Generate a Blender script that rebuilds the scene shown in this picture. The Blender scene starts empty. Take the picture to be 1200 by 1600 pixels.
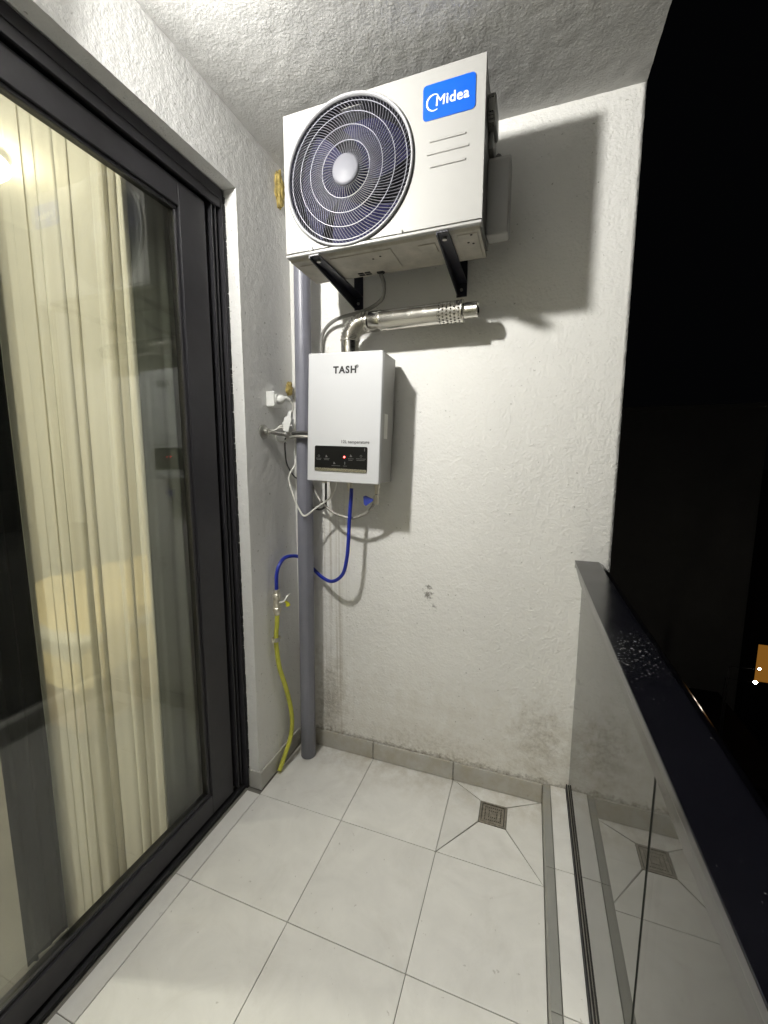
import bpy, bmesh, math, random
from math import sin, cos, pi, radians
from mathutils import Vector, Matrix, noise
random.seed(7)
SC = bpy.context.scene
COL = SC.collection

# ------------------------------------------------------------------ camera, world, exposure
cam_d = bpy.data.cameras.new('camera'); cam = bpy.data.objects.new('camera', cam_d); COL.objects.link(cam)
cam_d.sensor_fit = 'HORIZONTAL'; cam_d.sensor_width = 36.0; cam_d.lens = 640.18 / 1200 * 36
cam_d.clip_start = .02; cam_d.clip_end = 400
def cam_basis(yaw, pitch, roll):
    f = Vector((-sin(yaw)*cos(pitch), cos(yaw)*cos(pitch), sin(pitch)))
    r = Vector((cos(yaw), sin(yaw), 0)); u = r.cross(f)
    return cos(roll)*r + sin(roll)*u, -sin(roll)*r + cos(roll)*u, f
cr, cu, cf = cam_basis(.34244, -.1294, .00247)
cam.matrix_world = Matrix(((cr.x, cu.x, -cf.x, .8122), (cr.y, cu.y, -cf.y, -1.7571), (cr.z, cu.z, -cf.z, 1.491), (0, 0, 0, 1)))
SC.camera = cam
W = bpy.data.worlds.new('World'); SC.world = W; W.use_nodes = True
bg = W.node_tree.nodes['Background']; bg.inputs[0].default_value = (.8, .85, 1.0, 1); bg.inputs[1].default_value = .0009
SC.view_settings.view_transform = 'Standard'; SC.view_settings.look = 'None'
SC.view_settings.exposure = .42; SC.view_settings.gamma = 1; SC.view_settings.use_curve_mapping = False
SC.cycles.use_denoising = True
SC.cycles.max_bounces = 10; SC.cycles.diffuse_bounces = 5; SC.cycles.transparent_max_bounces = 12
SC.cycles.sample_clamp_indirect = 6
BULB = 1400.0      # balcony lamp emission
ROOM = 170.0        # room ceiling lamp emission

# ------------------------------------------------------------------ key dimensions (metres)
XL, XE, H = -.28, 1.12, 2.75          # left wall face, free end of the back wall, ceiling
YR = -.36                             # door reveal
YN = -3.5                             # rear end of the balcony
XG = 1.03                             # balustrade glass
ZO = 2.50                             # door opening head

# ------------------------------------------------------------------ material helpers
def nd(nt, t, **kw):
    n = nt.nodes.new(t)
    for k, v in kw.items():
        if k.startswith('i_'): n.inputs[k[2:].replace('_', ' ')].default_value = v
        else: setattr(n, k, v)
    return n
def new_mat(name):
    m = bpy.data.materials.new(name); m.use_nodes = True
    return m, m.node_tree, m.node_tree.nodes['Principled BSDF']
def ramp(nt, src, a, b, ca=(0, 0, 0, 1), cb=(1, 1, 1, 1)):
    r = nd(nt, 'ShaderNodeValToRGB'); e = r.color_ramp.elements
    e[0].position = a; e[1].position = b; e[0].color = ca; e[1].color = cb
    nt.links.new(src, r.inputs[0]); return r
def mixc(nt, fac, a, b, mode='MIX'):
    m = nd(nt, 'ShaderNodeMix', data_type='RGBA', blend_type=mode)
    for s, v in ((m.inputs[0], fac), (m.inputs[6], a), (m.inputs[7], b)):
        if hasattr(v, 'is_output'): nt.links.new(v, s)
        else: s.default_value = v
    return m.outputs[2]
def mathn(nt, op, a, b=0.0, clamp=False):
    m = nd(nt, 'ShaderNodeMath', operation=op, use_clamp=clamp)
    for s, v in ((m.inputs[0], a), (m.inputs[1], b)):
        if hasattr(v, 'is_output'): nt.links.new(v, s)
        else: s.default_value = v
    return m.outputs[0]
def C4(c): return (c[0], c[1], c[2], 1)
def M(name, col, rough=.5, metal=0, var=.0, vs=6.0, bump=None, coat=0, spec=.5, aniso=0, rvar=0):
    m, nt, b = new_mat(name)
    b.inputs['Base Color'].default_value = C4(col); b.inputs['Roughness'].default_value = rough
    b.inputs['Metallic'].default_value = metal; b.inputs['Specular IOR Level'].default_value = spec
    b.inputs['Coat Weight'].default_value = coat
    tc = nd(nt, 'ShaderNodeTexCoord')
    if var or rvar:
        n = nd(nt, 'ShaderNodeTexNoise', i_Scale=vs, i_Detail=5.0, i_Roughness=.6)
        nt.links.new(tc.outputs['Object'], n.inputs['Vector'])
        if var:
            dk = [c*(1-var) for c in col]
            r = ramp(nt, n.outputs[0], .32, .68, C4(dk), C4([min(1, c*(1+var*.5)) for c in col]))
            nt.links.new(r.outputs[0], b.inputs['Base Color'])
        if rvar:
            r2 = ramp(nt, n.outputs[0], .3, .7, C4([max(0, rough-rvar)]*3), C4([min(1, rough+rvar)]*3))
            nt.links.new(r2.outputs[0], b.inputs['Roughness'])
    if bump:
        n2 = nd(nt, 'ShaderNodeTexNoise', i_Scale=bump[0], i_Detail=4.0)
        nt.links.new(tc.outputs['Object'], n2.inputs['Vector'])
        bp = nd(nt, 'ShaderNodeBump', i_Strength=bump[1], i_Distance=bump[2])
        nt.links.new(n2.outputs[0], bp.inputs['Height']); nt.links.new(bp.outputs[0], b.inputs['Normal'])
    return m
def emit(name, col, s):
    m, nt, b = new_mat(name); nt.nodes.remove(b)
    e = nd(nt, 'ShaderNodeEmission', i_Color=C4(col), i_Strength=s)
    nt.links.new(e.outputs[0], nt.nodes['Material Output'].inputs[0]); return m
def glass(name, tint, ior, rough=0.0, dust=0):
    m, nt, b = new_mat(name); nt.nodes.remove(b)
    geo = nd(nt, 'ShaderNodeNewGeometry'); dp = nd(nt, 'ShaderNodeVectorMath', operation='DOT_PRODUCT')
    nt.links.new(geo.outputs['Incoming'], dp.inputs[0]); nt.links.new(geo.outputs['Normal'], dp.inputs[1])
    F0 = ((ior-1)/(ior+1))**2      # Schlick reflectance, the same from both sides of the pane
    k5 = mathn(nt, 'POWER', mathn(nt, 'SUBTRACT', 1.0, mathn(nt, 'ABSOLUTE', dp.outputs['Value'])), 5.0)
    fac = mathn(nt, 'ADD', F0, mathn(nt, 'MULTIPLY', k5, 1-F0)); t = nd(nt, 'ShaderNodeBsdfTransparent', i_Color=C4(tint))
    g = nd(nt, 'ShaderNodeBsdfGlossy', i_Roughness=rough); x = nd(nt, 'ShaderNodeMixShader')
    L = nt.links.new
    L(fac, x.inputs[0]); L(t.outputs[0], x.inputs[1]); L(g.outputs[0], x.inputs[2]); out = x
    if dust:      # a thin film of dirt on the pane
        n = nd(nt, 'ShaderNodeTexNoise', i_Scale=4.0, i_Detail=6.0, i_Roughness=.65); L(geo.outputs['Position'], n.inputs['Vector'])
        df = nd(nt, 'ShaderNodeBsdfDiffuse', i_Color=(.5, .48, .44, 1)); out = nd(nt, 'ShaderNodeMixShader')
        L(ramp(nt, n.outputs[0], .35, .7, C4([dust*.5]*3), C4([dust]*3)).outputs[0], out.inputs[0]); L(x.outputs[0], out.inputs[1]); L(df.outputs[0], out.inputs[2])
    L(out.outputs[0], nt.nodes['Material Output'].inputs[0]); return m

def plaster(name, col, bscale=95, strength=.6, stains=False, rel=.004):
    m, nt, b = new_mat(name); L = nt.links.new
    b.inputs['Roughness'].default_value = .85; b.inputs['Specular IOR Level'].default_value = .25
    geo = nd(nt, 'ShaderNodeNewGeometry'); pos = geo.outputs['Position']
    n = nd(nt, 'ShaderNodeTexNoise', i_Scale=2.3, i_Detail=6.0, i_Roughness=.65); L(pos, n.inputs['Vector'])
    r = ramp(nt, n.outputs[0], .3, .7, C4([c*.93 for c in col]), C4(col)); c = r.outputs[0]
    # stucco lumps: two sizes of noise, flattened tops
    n1 = nd(nt, 'ShaderNodeTexNoise', i_Scale=bscale, i_Detail=4.0, i_Roughness=.62); L(pos, n1.inputs['Vector'])
    n2 = nd(nt, 'ShaderNodeTexNoise', i_Scale=bscale*.38, i_Detail=1.0); L(pos, n2.inputs['Vector'])
    vo = nd(nt, 'ShaderNodeTexVoronoi', feature='SMOOTH_F1', i_Scale=bscale*.95, i_Smoothness=.7); L(pos, vo.inputs['Vector'])
    patch = ramp(nt, n2.outputs[0], .36, .6, (.62, .62, .62, 1), (1, 1, 1, 1)).outputs[0]     # the trowel left some areas flatter
    hh = mathn(nt, 'MULTIPLY', mathn(nt, 'ADD', mathn(nt, 'MULTIPLY', n1.outputs[0], 1.6), mathn(nt, 'MULTIPLY', vo.outputs['Distance'], -.25)), patch)
    bp = nd(nt, 'ShaderNodeBump', i_Strength=strength, i_Distance=rel); L(hh, bp.inputs['Height']); L(bp.outputs[0], b.inputs['Normal'])
    # tiny pits / specks of dirt
    v = nd(nt, 'ShaderNodeTexNoise', i_Scale=70.0, i_Detail=2.0); L(pos, v.inputs['Vector'])
    sp = ramp(nt, v.outputs[0], .69, .76); c = mixc(nt, mathn(nt, 'MULTIPLY', sp.outputs[0], .55), c, (.16, .145, .11, 1))
    if stains:
        sx = nd(nt, 'ShaderNodeSeparateXYZ'); L(pos, sx.inputs[0]); X, Z = sx.outputs[0], sx.outputs[2]
        def blob(x, z, rx, rz):
            dx = mathn(nt, 'DIVIDE', mathn(nt, 'SUBTRACT', X, x), rx); dz = mathn(nt, 'DIVIDE', mathn(nt, 'SUBTRACT', Z, z), rz)
            d = mathn(nt, 'ADD', mathn(nt, 'MULTIPLY', dx, dx), mathn(nt, 'MULTIPLY', dz, dz))
            return mathn(nt, 'SUBTRACT', 1.0, d, True)
        g = nd(nt, 'ShaderNodeTexNoise', i_Scale=16.0, i_Detail=7.0, i_Roughness=.7); L(pos, g.inputs['Vector'])
        g2 = nd(nt, 'ShaderNodeTexNoise', i_Scale=42.0, i_Detail=5.0, i_Roughness=.7); L(pos, g2.inputs['Vector'])
        def add(mask, src, lo, hi, amt, colr):
            nonlocal c
            s = mathn(nt, 'ADD', src, mathn(nt, 'MULTIPLY', mathn(nt, 'SUBTRACT', mask, 1.0), .35))
            rr = ramp(nt, s, lo, hi)
            c = mixc(nt, mathn(nt, 'MULTIPLY', mathn(nt, 'MULTIPLY', rr.outputs[0], amt), ramp(nt, mask, .0, .35).outputs[0]), c, colr)
        damp = mathn(nt, 'SUBTRACT', 1.0, mathn(nt, 'DIVIDE', Z, .62), True)
        add(damp, g.outputs[0], .16, .66, .36, (.46, .39, .27, 1))            # damp tide mark along the foot
        foot = mathn(nt, 'SUBTRACT', 1.0, mathn(nt, 'DIVIDE', mathn(nt, 'SUBTRACT', Z, .085), .05), True)
        add(foot, g2.outputs[0], .30, .62, .75, (.11, .085, .05, 1))          # mould line over the skirting
        add(blob(.90, .28, .19, .30), g.outputs[0], .30, .62, .28, (.32, .27, .18, 1)); add(blob(.90, .30, .17, .26), g2.outputs[0], .42, .62, .34, (.20, .165, .11, 1)); add(blob(.45, .14, .45, .12), g2.outputs[0], .36, .64, .3, (.26, .21, .13, 1))
        add(blob(-.11, .27, .13, .40), g.outputs[0], .22, .60, .36, (.26, .22, .14, 1)); add(blob(-.11, .25, .10, .28), g2.outputs[0], .34, .62, .46, (.14, .115, .075, 1))
        add(blob(.40, .885, .045, .075), g2.outputs[0], .43, .52, .75, (.13, .12, .10, 1))
        add(blob(.43, .83, .03, .05), g2.outputs[0], .47, .55, .6, (.13, .12, .10, 1))
        # thin run-down streaks right of the pipe
        mp = nd(nt, 'ShaderNodeMapping'); mp.inputs['Scale'].default_value = (60, 1, 1.1); L(pos, mp.inputs[0])
        st = nd(nt, 'ShaderNodeTexNoise', i_Scale=1.0, i_Detail=3.0); L(mp.outputs[0], st.inputs['Vector'])
        add(blob(-.06, .8, .12, 1.2), st.outputs[0], .42, .62, .38, (.30, .24, .15, 1))
    L(c, b.inputs['Base Color']); return m

def tile_mat(name, col, rough=.42):
    m, nt, b = new_mat(name); L = nt.links.new
    geo = nd(nt, 'ShaderNodeNewGeometry'); oi = nd(nt, 'ShaderNodeObjectInfo')
    off = nd(nt, 'ShaderNodeVectorMath', operation='ADD'); L(geo.outputs['Position'], off.inputs[0])
    sc = nd(nt, 'ShaderNodeVectorMath', operation='SCALE'); sc.inputs[0].default_value = (13, 7, 5); L(oi.outputs['Random'], sc.inputs['Scale']); L(sc.outputs[0], off.inputs[1])
    n = nd(nt, 'ShaderNodeTexNoise', i_Scale=6.0, i_Detail=7.0, i_Roughness=.62, i_Distortion=.6); L(off.outputs[0], n.inputs['Vector'])
    r = ramp(nt, n.outputs[0], .3, .72, C4([c*.90 for c in col]), C4([c*1.04 for c in col]))
    n3 = nd(nt, 'ShaderNodeTexNoise', i_Scale=55.0, i_Detail=3.0); L(off.outputs[0], n3.inputs['Vector'])
    sp = ramp(nt, n3.outputs[0], .71, .76)
    c = mixc(nt, mathn(nt, 'MULTIPLY', sp.outputs[0], .35), r.outputs[0], (.2, .17, .12, 1))
    br = mathn(nt, 'ADD', mathn(nt, 'MULTIPLY', oi.outputs['Random'], .07), .95)
    hs = nd(nt, 'ShaderNodeHueSaturation'); L(br, hs.inputs['Value']); L(c, hs.inputs['Color'])
    # dusty silt lying along the back wall and the corners
    sx = nd(nt, 'ShaderNodeSeparateXYZ'); L(geo.outputs['Position'], sx.inputs[0])
    near = mathn(nt, 'ADD', 1.0, mathn(nt, 'DIVIDE', sx.outputs[1], .22), True)
    n4 = nd(nt, 'ShaderNodeTexNoise', i_Scale=14.0, i_Detail=6.0, i_Roughness=.7); L(geo.outputs['Position'], n4.inputs['Vector'])
    dm = mathn(nt, 'MULTIPLY', near, ramp(nt, n4.outputs[0], .38, .62).outputs[0])
    c2 = mixc(nt, mathn(nt, 'MULTIPLY', dm, .45), hs.outputs[0], (.34, .28, .17, 1))
    n5 = nd(nt, 'ShaderNodeTexNoise', i_Scale=3.4, i_Detail=8.0, i_Roughness=.72, i_Distortion=1.2); L(geo.outputs['Position'], n5.inputs['Vector'])
    c2 = mixc(nt, mathn(nt, 'MULTIPLY', ramp(nt, n5.outputs[0], .52, .66).outputs[0], .13), c2, (.42, .39, .33, 1))
    L(c2, b.inputs['Base Color'])
    rr = ramp(nt, n.outputs[0], .3, .7, C4([rough-.06]*3), C4([rough+.1]*3)); L(rr.outputs[0], b.inputs['Roughness'])
    b.inputs['Specular IOR Level'].default_value = .35
    return m

MT = {
 'plaster': plaster('plaster_wall', (.83, .82, .785), bscale=92, stains=True, strength=.72),
 'plaster_left': plaster('plaster_left_wall', (.81, .805, .785), bscale=120, strength=.45),
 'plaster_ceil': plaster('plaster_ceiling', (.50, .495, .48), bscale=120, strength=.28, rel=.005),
 'tile': tile_mat('floor_tile', (.78, .77, .735)),
 'skirt': tile_mat('skirting_tile', (.48, .47, .435), .5),
 'riser': tile_mat('kerb_riser', (.27, .27, .25), .5),
 'grout': M('grout', (.20, .19, .165), .9),
 'anthracite': M('anthracite_aluminium', (.032, .031, .035), .38, 0, .12, 30, (900, .15, .0004), spec=.35),
 'gasket': M('rubber_gasket', (.008, .008, .009), .6),
 'rail': None,
 'pvc': M('grey_pvc', (.195, .196, .232), .38, 0, .08, 9),
 'acwhite': M('ac_white', (.345, .34, .325), .38, 0, .03, 4, spec=.4),
 'acgrey_shaded': M('ac_side_grey_shaded', (.24, .235, .22), .45, 0, .08, 6),  # side grey deepened, shade away from the lamp put into the colour
 'acpan': M('ac_base_steel', (.40, .375, .32), .5, 0, .22, 14, (60, .35, .002)),
 'acring': M('grille_rim', (.30, .30, .31), .4),
 'wire': M('grille_wire', (.13, .13, .15), .5, spec=.3),
 'hubcap': M('grille_cap', (.14, .14, .158), .5, spec=.3),
 'gring': M('grille_ring', (.26, .26, .30), .45),
 'fan': M('fan_plastic', (.006, .005, .035), .6, spec=.2),
 'cavity': M('fan_cavity', (.006, .006, .008), .7),
 'blue_badge': M('blue_badge', (.0, .085, .50), .35),
 'white_print': M('white_print', (.85, .85, .85), .5),
 'black_print': M('black_print', (.01, .01, .01), .5),
 'grey_print': M('grey_print', (.13, .13, .13), .5),
 'emboss': M('emboss_mark', (.50, .49, .45), .5),  # even tone of the thin mark on the front panel
 'blackpaint': M('black_bracket_paint', (.012, .012, .022), .38, 0, .3, 40, spec=.5),
 'steel': M('stainless_steel', (.62, .60, .55), .22, 1, .1, 25, rvar=.08),
 'zinc': M('zinc_bolt', (.55, .54, .5), .4, 1),
 'brass': M('nickel_brass', (.72, .68, .58), .35, .8),
 'heater': M('heater_white', (.58, .585, .60), .22, 0, .0, 4, coat=.3),
 'heater_side_shaded': M('heater_side_shaded', (.34, .335, .315), .4),  # colour darkened to carry the shade of the side turned from the lamp
 'panelblack': M('panel_black', (.006, .006, .006), .3, spec=.2),
 'chrome': M('panel_chrome', (.42, .41, .38), .25, 1),
 'led': emit('red_led', (1, .06, .05), 14),
 'white_plastic': M('white_plastic', (.80, .80, .77), .35),
 'cable_white': M('white_cable', (.72, .71, .66), .45),
 'braid': M('braided_hose', (.40, .385, .35), .4, .5, .35, 160, (400, .6, .001)),
 'cable_dark': M('dark_cable', (.05, .048, .045), .55),
 'cond': M('condensate_hose', (.20, .195, .18), .5, 0, .1, 20),
 'bluehose': M('blue_hose', (.015, .03, .32), .3),
 'yellow': M('yellow_hose', (.58, .58, .07), .42, 0, .25, 12),
 'yellowcap': M('yellow_lever', (.75, .72, .02), .4),
 'bluelever': M('blue_lever', (.03, .05, .32), .4),
 'foam': M('expanding_foam', (.50, .38, .12), .8, 0, .55, 40, (90, .8, .004)),
 'cream': M('sealant_cream', (.62, .60, .42), .8, 0, .2, 30),
 'drain': M('drain_grate_steel', (.36, .33, .28), .42, .7, .3, 60),
 'dark': M('dark_void', (.006, .006, .006), .8),
 'doorglass': glass('door_glass', (.90, .92, .89), 1.7),
 'room_wall': M('room_wall', (.60, .57, .47), .9),
 'room_floor': M('room_floor', (.11, .105, .09), .4, 0, .2, 5),
 'drape': M('dark_drape', (.006, .006, .008), .9),
 'sidedrape': M('grey_drape', (.42, .42, .38), .9, 0, .15, 3),
 'quilt': M('quilt', (.80, .66, .36), .85, 0, .12, 8, (14, .5, .02)),
 'wood': M('bed_wood', (.42, .26, .10), .5, 0, .25, 9),
 'concrete_dark': M('facade_render', (.55, .55, .54), .9, 0, .12, .5),
 'facade2': M('facade_far', (.05, .045, .045), .9),
 'asphalt': M('asphalt', (.03, .03, .03), .9, 0, .3, 2),
 'roof': M('roof_felt', (.02, .02, .022), .9),
 'bulb': emit('lamp_bulb', (1.0, .985, .94), BULB),
 'roomlamp': emit('room_lamp', (1.0, .95, .83), ROOM),
 'fill_roomlamp': emit('added_fill_lamp', (1.0, .95, .83), ROOM*3.0),
 'litwin': emit('lit_window', (1.0, .42, .06), .15),
 'fairy': emit('outdoor_bulb', (1.0, .90, .72), 110),
}
def rail_mat():
    m, nt, b = new_mat('handrail_paint'); L = nt.links.new
    b.inputs['Roughness'].default_value = .12; b.inputs['Specular IOR Level'].default_value = .6
    tc = nd(nt, 'ShaderNodeTexCoord'); n = nd(nt, 'ShaderNodeTexNoise', i_Scale=170.0, i_Detail=2.0); L(tc.outputs['Object'], n.inputs['Vector'])
    n2 = nd(nt, 'ShaderNodeTexNoise', i_Scale=5.0, i_Detail=2.0); L(tc.outputs['Object'], n2.inputs['Vector'])
    geo = nd(nt, 'ShaderNodeNewGeometry'); sx = nd(nt, 'ShaderNodeSeparateXYZ'); L(geo.outputs['Position'], sx.inputs[0])
    dy = mathn(nt, 'DIVIDE', mathn(nt, 'ADD', sx.outputs[1], .83), .24); worn = mathn(nt, 'SUBTRACT', 1.0, mathn(nt, 'MULTIPLY', dy, dy), True)
    s = mathn(nt, 'ADD', n.outputs[0], mathn(nt, 'ADD', mathn(nt, 'MULTIPLY', mathn(nt, 'SUBTRACT', n2.outputs[0], .5), .25), mathn(nt, 'MULTIPLY', worn, .10)))
    r = ramp(nt, s, .745, .82)
    c = mixc(nt, r.outputs[0], (.004, .004, .006, 1), (.15, .15, .15, 1)); L(c, b.inputs['Base Color'])
    rr = ramp(nt, n2.outputs[0], .3, .7, (.15, .15, .15, 1), (.26, .26, .26, 1)); L(rr.outputs[0], b.inputs['Roughness'])
    return m
MT['rail'] = rail_mat()
MT['balglass'] = glass('smoked_balustrade_glass', (.30, .32, .31), 1.75, 0, .10)
def sheer():
    m, nt, b = new_mat('sheer_voile'); nt.nodes.remove(b); L = nt.links.new
    d = nd(nt, 'ShaderNodeBsdfDiffuse', i_Color=(.74, .73, .68, 1)); t = nd(nt, 'ShaderNodeBsdfTranslucent', i_Color=(.74, .72, .645, 1))
    tr = nd(nt, 'ShaderNodeBsdfTransparent', i_Color=(1, .96, .86, 1))
    a = nd(nt, 'ShaderNodeMixShader', i_Fac=.55); x = nd(nt, 'ShaderNodeMixShader')
    lw = nd(nt, 'ShaderNodeLayerWeight', i_Blend=.35)   # voile hides more where a fold is seen edge-on
    f = ramp(nt, lw.outputs['Facing'], 0, .9, (.72, .72, .72, 1), (.96, .96, .96, 1))
    L(d.outputs[0], a.inputs[1]); L(t.outputs[0], a.inputs[2]); L(f.outputs[0], x.inputs[0]); L(tr.outputs[0], x.inputs[1]); L(a.outputs[0], x.inputs[2])
    L(x.outputs[0], nt.nodes['Material Output'].inputs[0]); return m
MT['sheer'] = sheer()

# ------------------------------------------------------------------ object helpers
def wloc(o):
    v = Vector((0, 0, 0))
    while o is not None: v += o.location; o = o.parent
    return v
def obj(name, bm, mat, parent=None, smooth=False, label=None, kind=None):
    """link bm (given in world coordinates of the unrotated thing) as ONE mesh object"""
    if parent is not None: bmesh.ops.translate(bm, verts=bm.verts, vec=-wloc(parent))
    bmesh.ops.recalc_face_normals(bm, faces=bm.faces)
    me = bpy.data.meshes.new(name); bm.to_mesh(me); bm.free()
    me.materials.append(MT[mat] if isinstance(mat, str) else mat)
    if smooth:
        for p in me.polygons: p.use_smooth = True
    o = bpy.data.objects.new(name, me); COL.objects.link(o); o.parent = parent
    if label: o['label'] = label
    if kind: o['kind'] = kind
    return o
def thing(name, loc, label, cat, group=None):
    o = bpy.data.objects.new(name, None); COL.objects.link(o); o.location = loc
    o.empty_display_size = .05; o['label'] = label; o['category'] = cat
    if group: o['group'] = group
    return o
def tag(o, label, cat, group=None):
    o['label'] = label; o['category'] = cat
    if group: o['group'] = group
    return o
def link_copy(o, parent, loc=None, rot=None):
    c = o.copy(); COL.objects.link(c); c.parent = parent
    if loc is not None: c.location = loc
    if rot is not None: c.rotation_euler = rot
    return c
def box(x0, x1, y0, y1, z0, z1, bev=0, seg=1, bm=None):
    own = bmesh.new()
    r = bmesh.ops.create_cube(own, size=1)
    for v in own.verts:
        v.co = Vector(((x0+x1)/2 + v.co.x*(x1-x0), (y0+y1)/2 + v.co.y*(y1-y0), (z0+z1)/2 + v.co.z*(z1-z0)))
    if bev: bmesh.ops.bevel(own, geom=own.edges[:], offset=bev, segments=seg, affect='EDGES', profile=.5)
    if bm is None: return own
    return merge(bm, own)
def merge(bm, other):
    me = bpy.data.meshes.new('tmp'); other.to_mesh(me); other.free(); bm.from_mesh(me); bpy.data.meshes.remove(me); return bm
def prism(poly, axis, a, b, bev=0, bm=None):
    """extrude a 2-D polygon along axis ('x','y','z') from a to b"""
    own = bmesh.new()
    def p3(u, v, w): return {'x': (w, u, v), 'y': (u, w, v), 'z': (u, v, w)}[axis]
    A = [own.verts.new(p3(u, v, a)) for u, v in poly]; B = [own.verts.new(p3(u, v, b)) for u, v in poly]
    own.faces.new(A); own.faces.new(B[::-1]); n = len(poly)
    for i in range(n): own.faces.new((A[i], A[(i+1) % n], B[(i+1) % n], B[i]))
    bmesh.ops.recalc_face_normals(own, faces=own.faces)
    if bev: bmesh.ops.bevel(own, geom=own.edges[:], offset=bev, segments=2, affect='EDGES', profile=.5)
    if bm is None: return own
    return merge(bm, own)
def rrect(x0, x1, z0, z1, r, n=5):
    P = []
    for cx, cz, a0 in ((x1-r, z1-r, 0), (x0+r, z1-r, 90), (x0+r, z0+r, 180), (x1-r, z0+r, 270)):
        for i in range(n+1):
            a = radians(a0 + 90*i/n); P.append((cx + r*cos(a), cz + r*sin(a)))
    return P
def spline(pts, n=8):
    P = [Vector(p) for p in pts]; P = [2*P[0]-P[1]] + P + [2*P[-1]-P[-2]]; out = []
    for i in range(1, len(P)-2):
        a, b, c, d = P[i-1:i+3]
        for k in range(n):
            t = k/n
            out.append(.5*((2*b) + (c-a)*t + (2*a-5*b+4*c-d)*t*t + (3*b-a-3*c+d)*t**3))
    out.append(P[-2]); return out
def tube(pts, r, seg=10, bm=None, cap=True, smooth_pts=8):
    path = spline(pts, smooth_pts) if smooth_pts else [Vector(p) for p in pts]
    own = bm or bmesh.new(); rings = []
    t0 = (path[1]-path[0]).normalized(); nrm = t0.orthogonal().normalized()
    for i, p in enumerate(path):
        t = (path[min(i+1, len(path)-1)] - path[max(i-1, 0)]).normalized()
        nrm = (nrm - t*nrm.dot(t)).normalized(); bn = t.cross(nrm)
        rr = r(i/(len(path)-1)) if callable(r) else r
        rings.append([own.verts.new(p + rr*(cos(2*pi*k/seg)*nrm + sin(2*pi*k/seg)*bn)) for k in range(seg)])
    for a, b in zip(rings, rings[1:]):
        for k in range(seg): own.faces.new((a[k], a[(k+1) % seg], b[(k+1) % seg], b[k]))
    if cap: own.faces.new(rings[0][::-1]); own.faces.new(rings[-1])
    return own
def lathe(prof, origin, axis, seg=48, bm=None, closed=False):
    """prof = [(radius, distance along axis)], axis a unit vector"""
    own = bm or bmesh.new(); ax = Vector(axis).normalized(); e1 = ax.orthogonal().normalized(); e2 = ax.cross(e1); O = Vector(origin)
    rings = [[own.verts.new(O + ax*d + rad*(cos(2*pi*k/seg)*e1 + sin(2*pi*k/seg)*e2)) for k in range(seg)] if rad > 1e-6 else [own.verts.new(O + ax*d)] for rad, d in prof]
    pairs = list(zip(rings, rings[1:])) + ([(rings[-1], rings[0])] if closed else [])
    for a, b in pairs:
        for k in range(seg):
            k2 = (k+1) % seg
            if len(a) == 1 and len(b) == 1: continue
            if len(a) == 1: own.faces.new((a[0], b[k2], b[k]))
            elif len(b) == 1: own.faces.new((a[k], a[k2], b[0]))
            else: own.faces.new((a[k], a[k2], b[k2], b[k]))
    return own
def text(name, body, size, mat, parent, origin, depth=.0006, bold=0, shear=0, spacing=1.0, align='LEFT', rotz=0):
    """flat lettering standing on a face that looks towards -y"""
    cu_ = bpy.data.curves.new(name, 'FONT'); cu_.body = body; cu_.size = size; cu_.extrude = depth; cu_.offset = bold
    cu_.shear = shear; cu_.space_character = spacing; cu_.align_x = align; cu_.resolution_u = 4
    o = bpy.data.objects.new(name, cu_); COL.objects.link(o)
    bpy.context.view_layer.update()
    me = bpy.data.meshes.new_from_object(o.evaluated_get(bpy.context.evaluated_depsgraph_get()))
    bpy.data.objects.remove(o); bpy.data.curves.remove(cu_)
    m = Matrix.Translation(Vector(origin) - wloc(parent)) @ Matrix.Rotation(rotz, 4, 'Z') @ Matrix.Rotation(pi/2, 4, 'X'); me.transform(m)
    me.name = name; me.materials.clear(); me.materials.append(MT[mat])
    r = bpy.data.objects.new(name, me); COL.objects.link(r); r.parent = parent; return r

def rough_sheet(us, vs, fn, amp, scale, keep=lambda u, v: True, seed=0.0, bm=None):
    """grid over (u,v); fn(u,v,d) gives the 3-D point moved d along the wall's normal"""
    own = bm or bmesh.new(); V = {}
    def gv(i, j):
        if (i, j) not in V:
            u, v = us[i], vs[j]; q = Vector((u*scale, v*scale, seed))
            d = noise.noise(q) * .6 + noise.noise(q*2.3) * .4
            V[i, j] = own.verts.new(fn(u, v, d*amp, noise.noise(q*1.1 + Vector((9, 3, 1)))*amp))
        return V[i, j]
    for i in range(len(us)-1):
        for j in range(len(vs)-1):
            if keep((us[i]+us[i+1])/2, (vs[j]+vs[j+1])/2):
                own.faces.new((gv(i, j), gv(i+1, j), gv(i+1, j+1), gv(i, j+1)))
    return own
def rng(a, b, s):
    n = max(1, round((b-a)/s)); return [a + (b-a)*i/n for i in range(n+1)]

# ------------------------------------------------------------------ back wall
zs = rng(0, H, .012)
bw = rough_sheet(rng(-.30, XE, .012), zs, lambda u, v, d, e: (u, -abs(d)*0 + d, v), .0022, 38)
rough_sheet(rng(0, .20, .02), zs, lambda u, v, d, e: (XE + d, u + (.0 if u else 0) , v), .0035, 38, bm=bw)
bmesh.ops.remove_doubles(bw, verts=bw.verts, dist=.004)
box(-.30, XE-.006, .012, .20, 0, H, bm=bw)
back_wall = tag(obj('back_wall', bw, 'plaster', smooth=True), 'rough white stucco end wall of the balcony with damp stains along its foot', 'wall')
# skirting tiles of the back wall
for x0, x1 in ((-.268, .133), (.137, .533), (.537, .9215)):
    obj('skirting_tile', box(x0, x1, -.011, -.002, .002, .090, .0012), 'skirt', back_wall)

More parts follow.
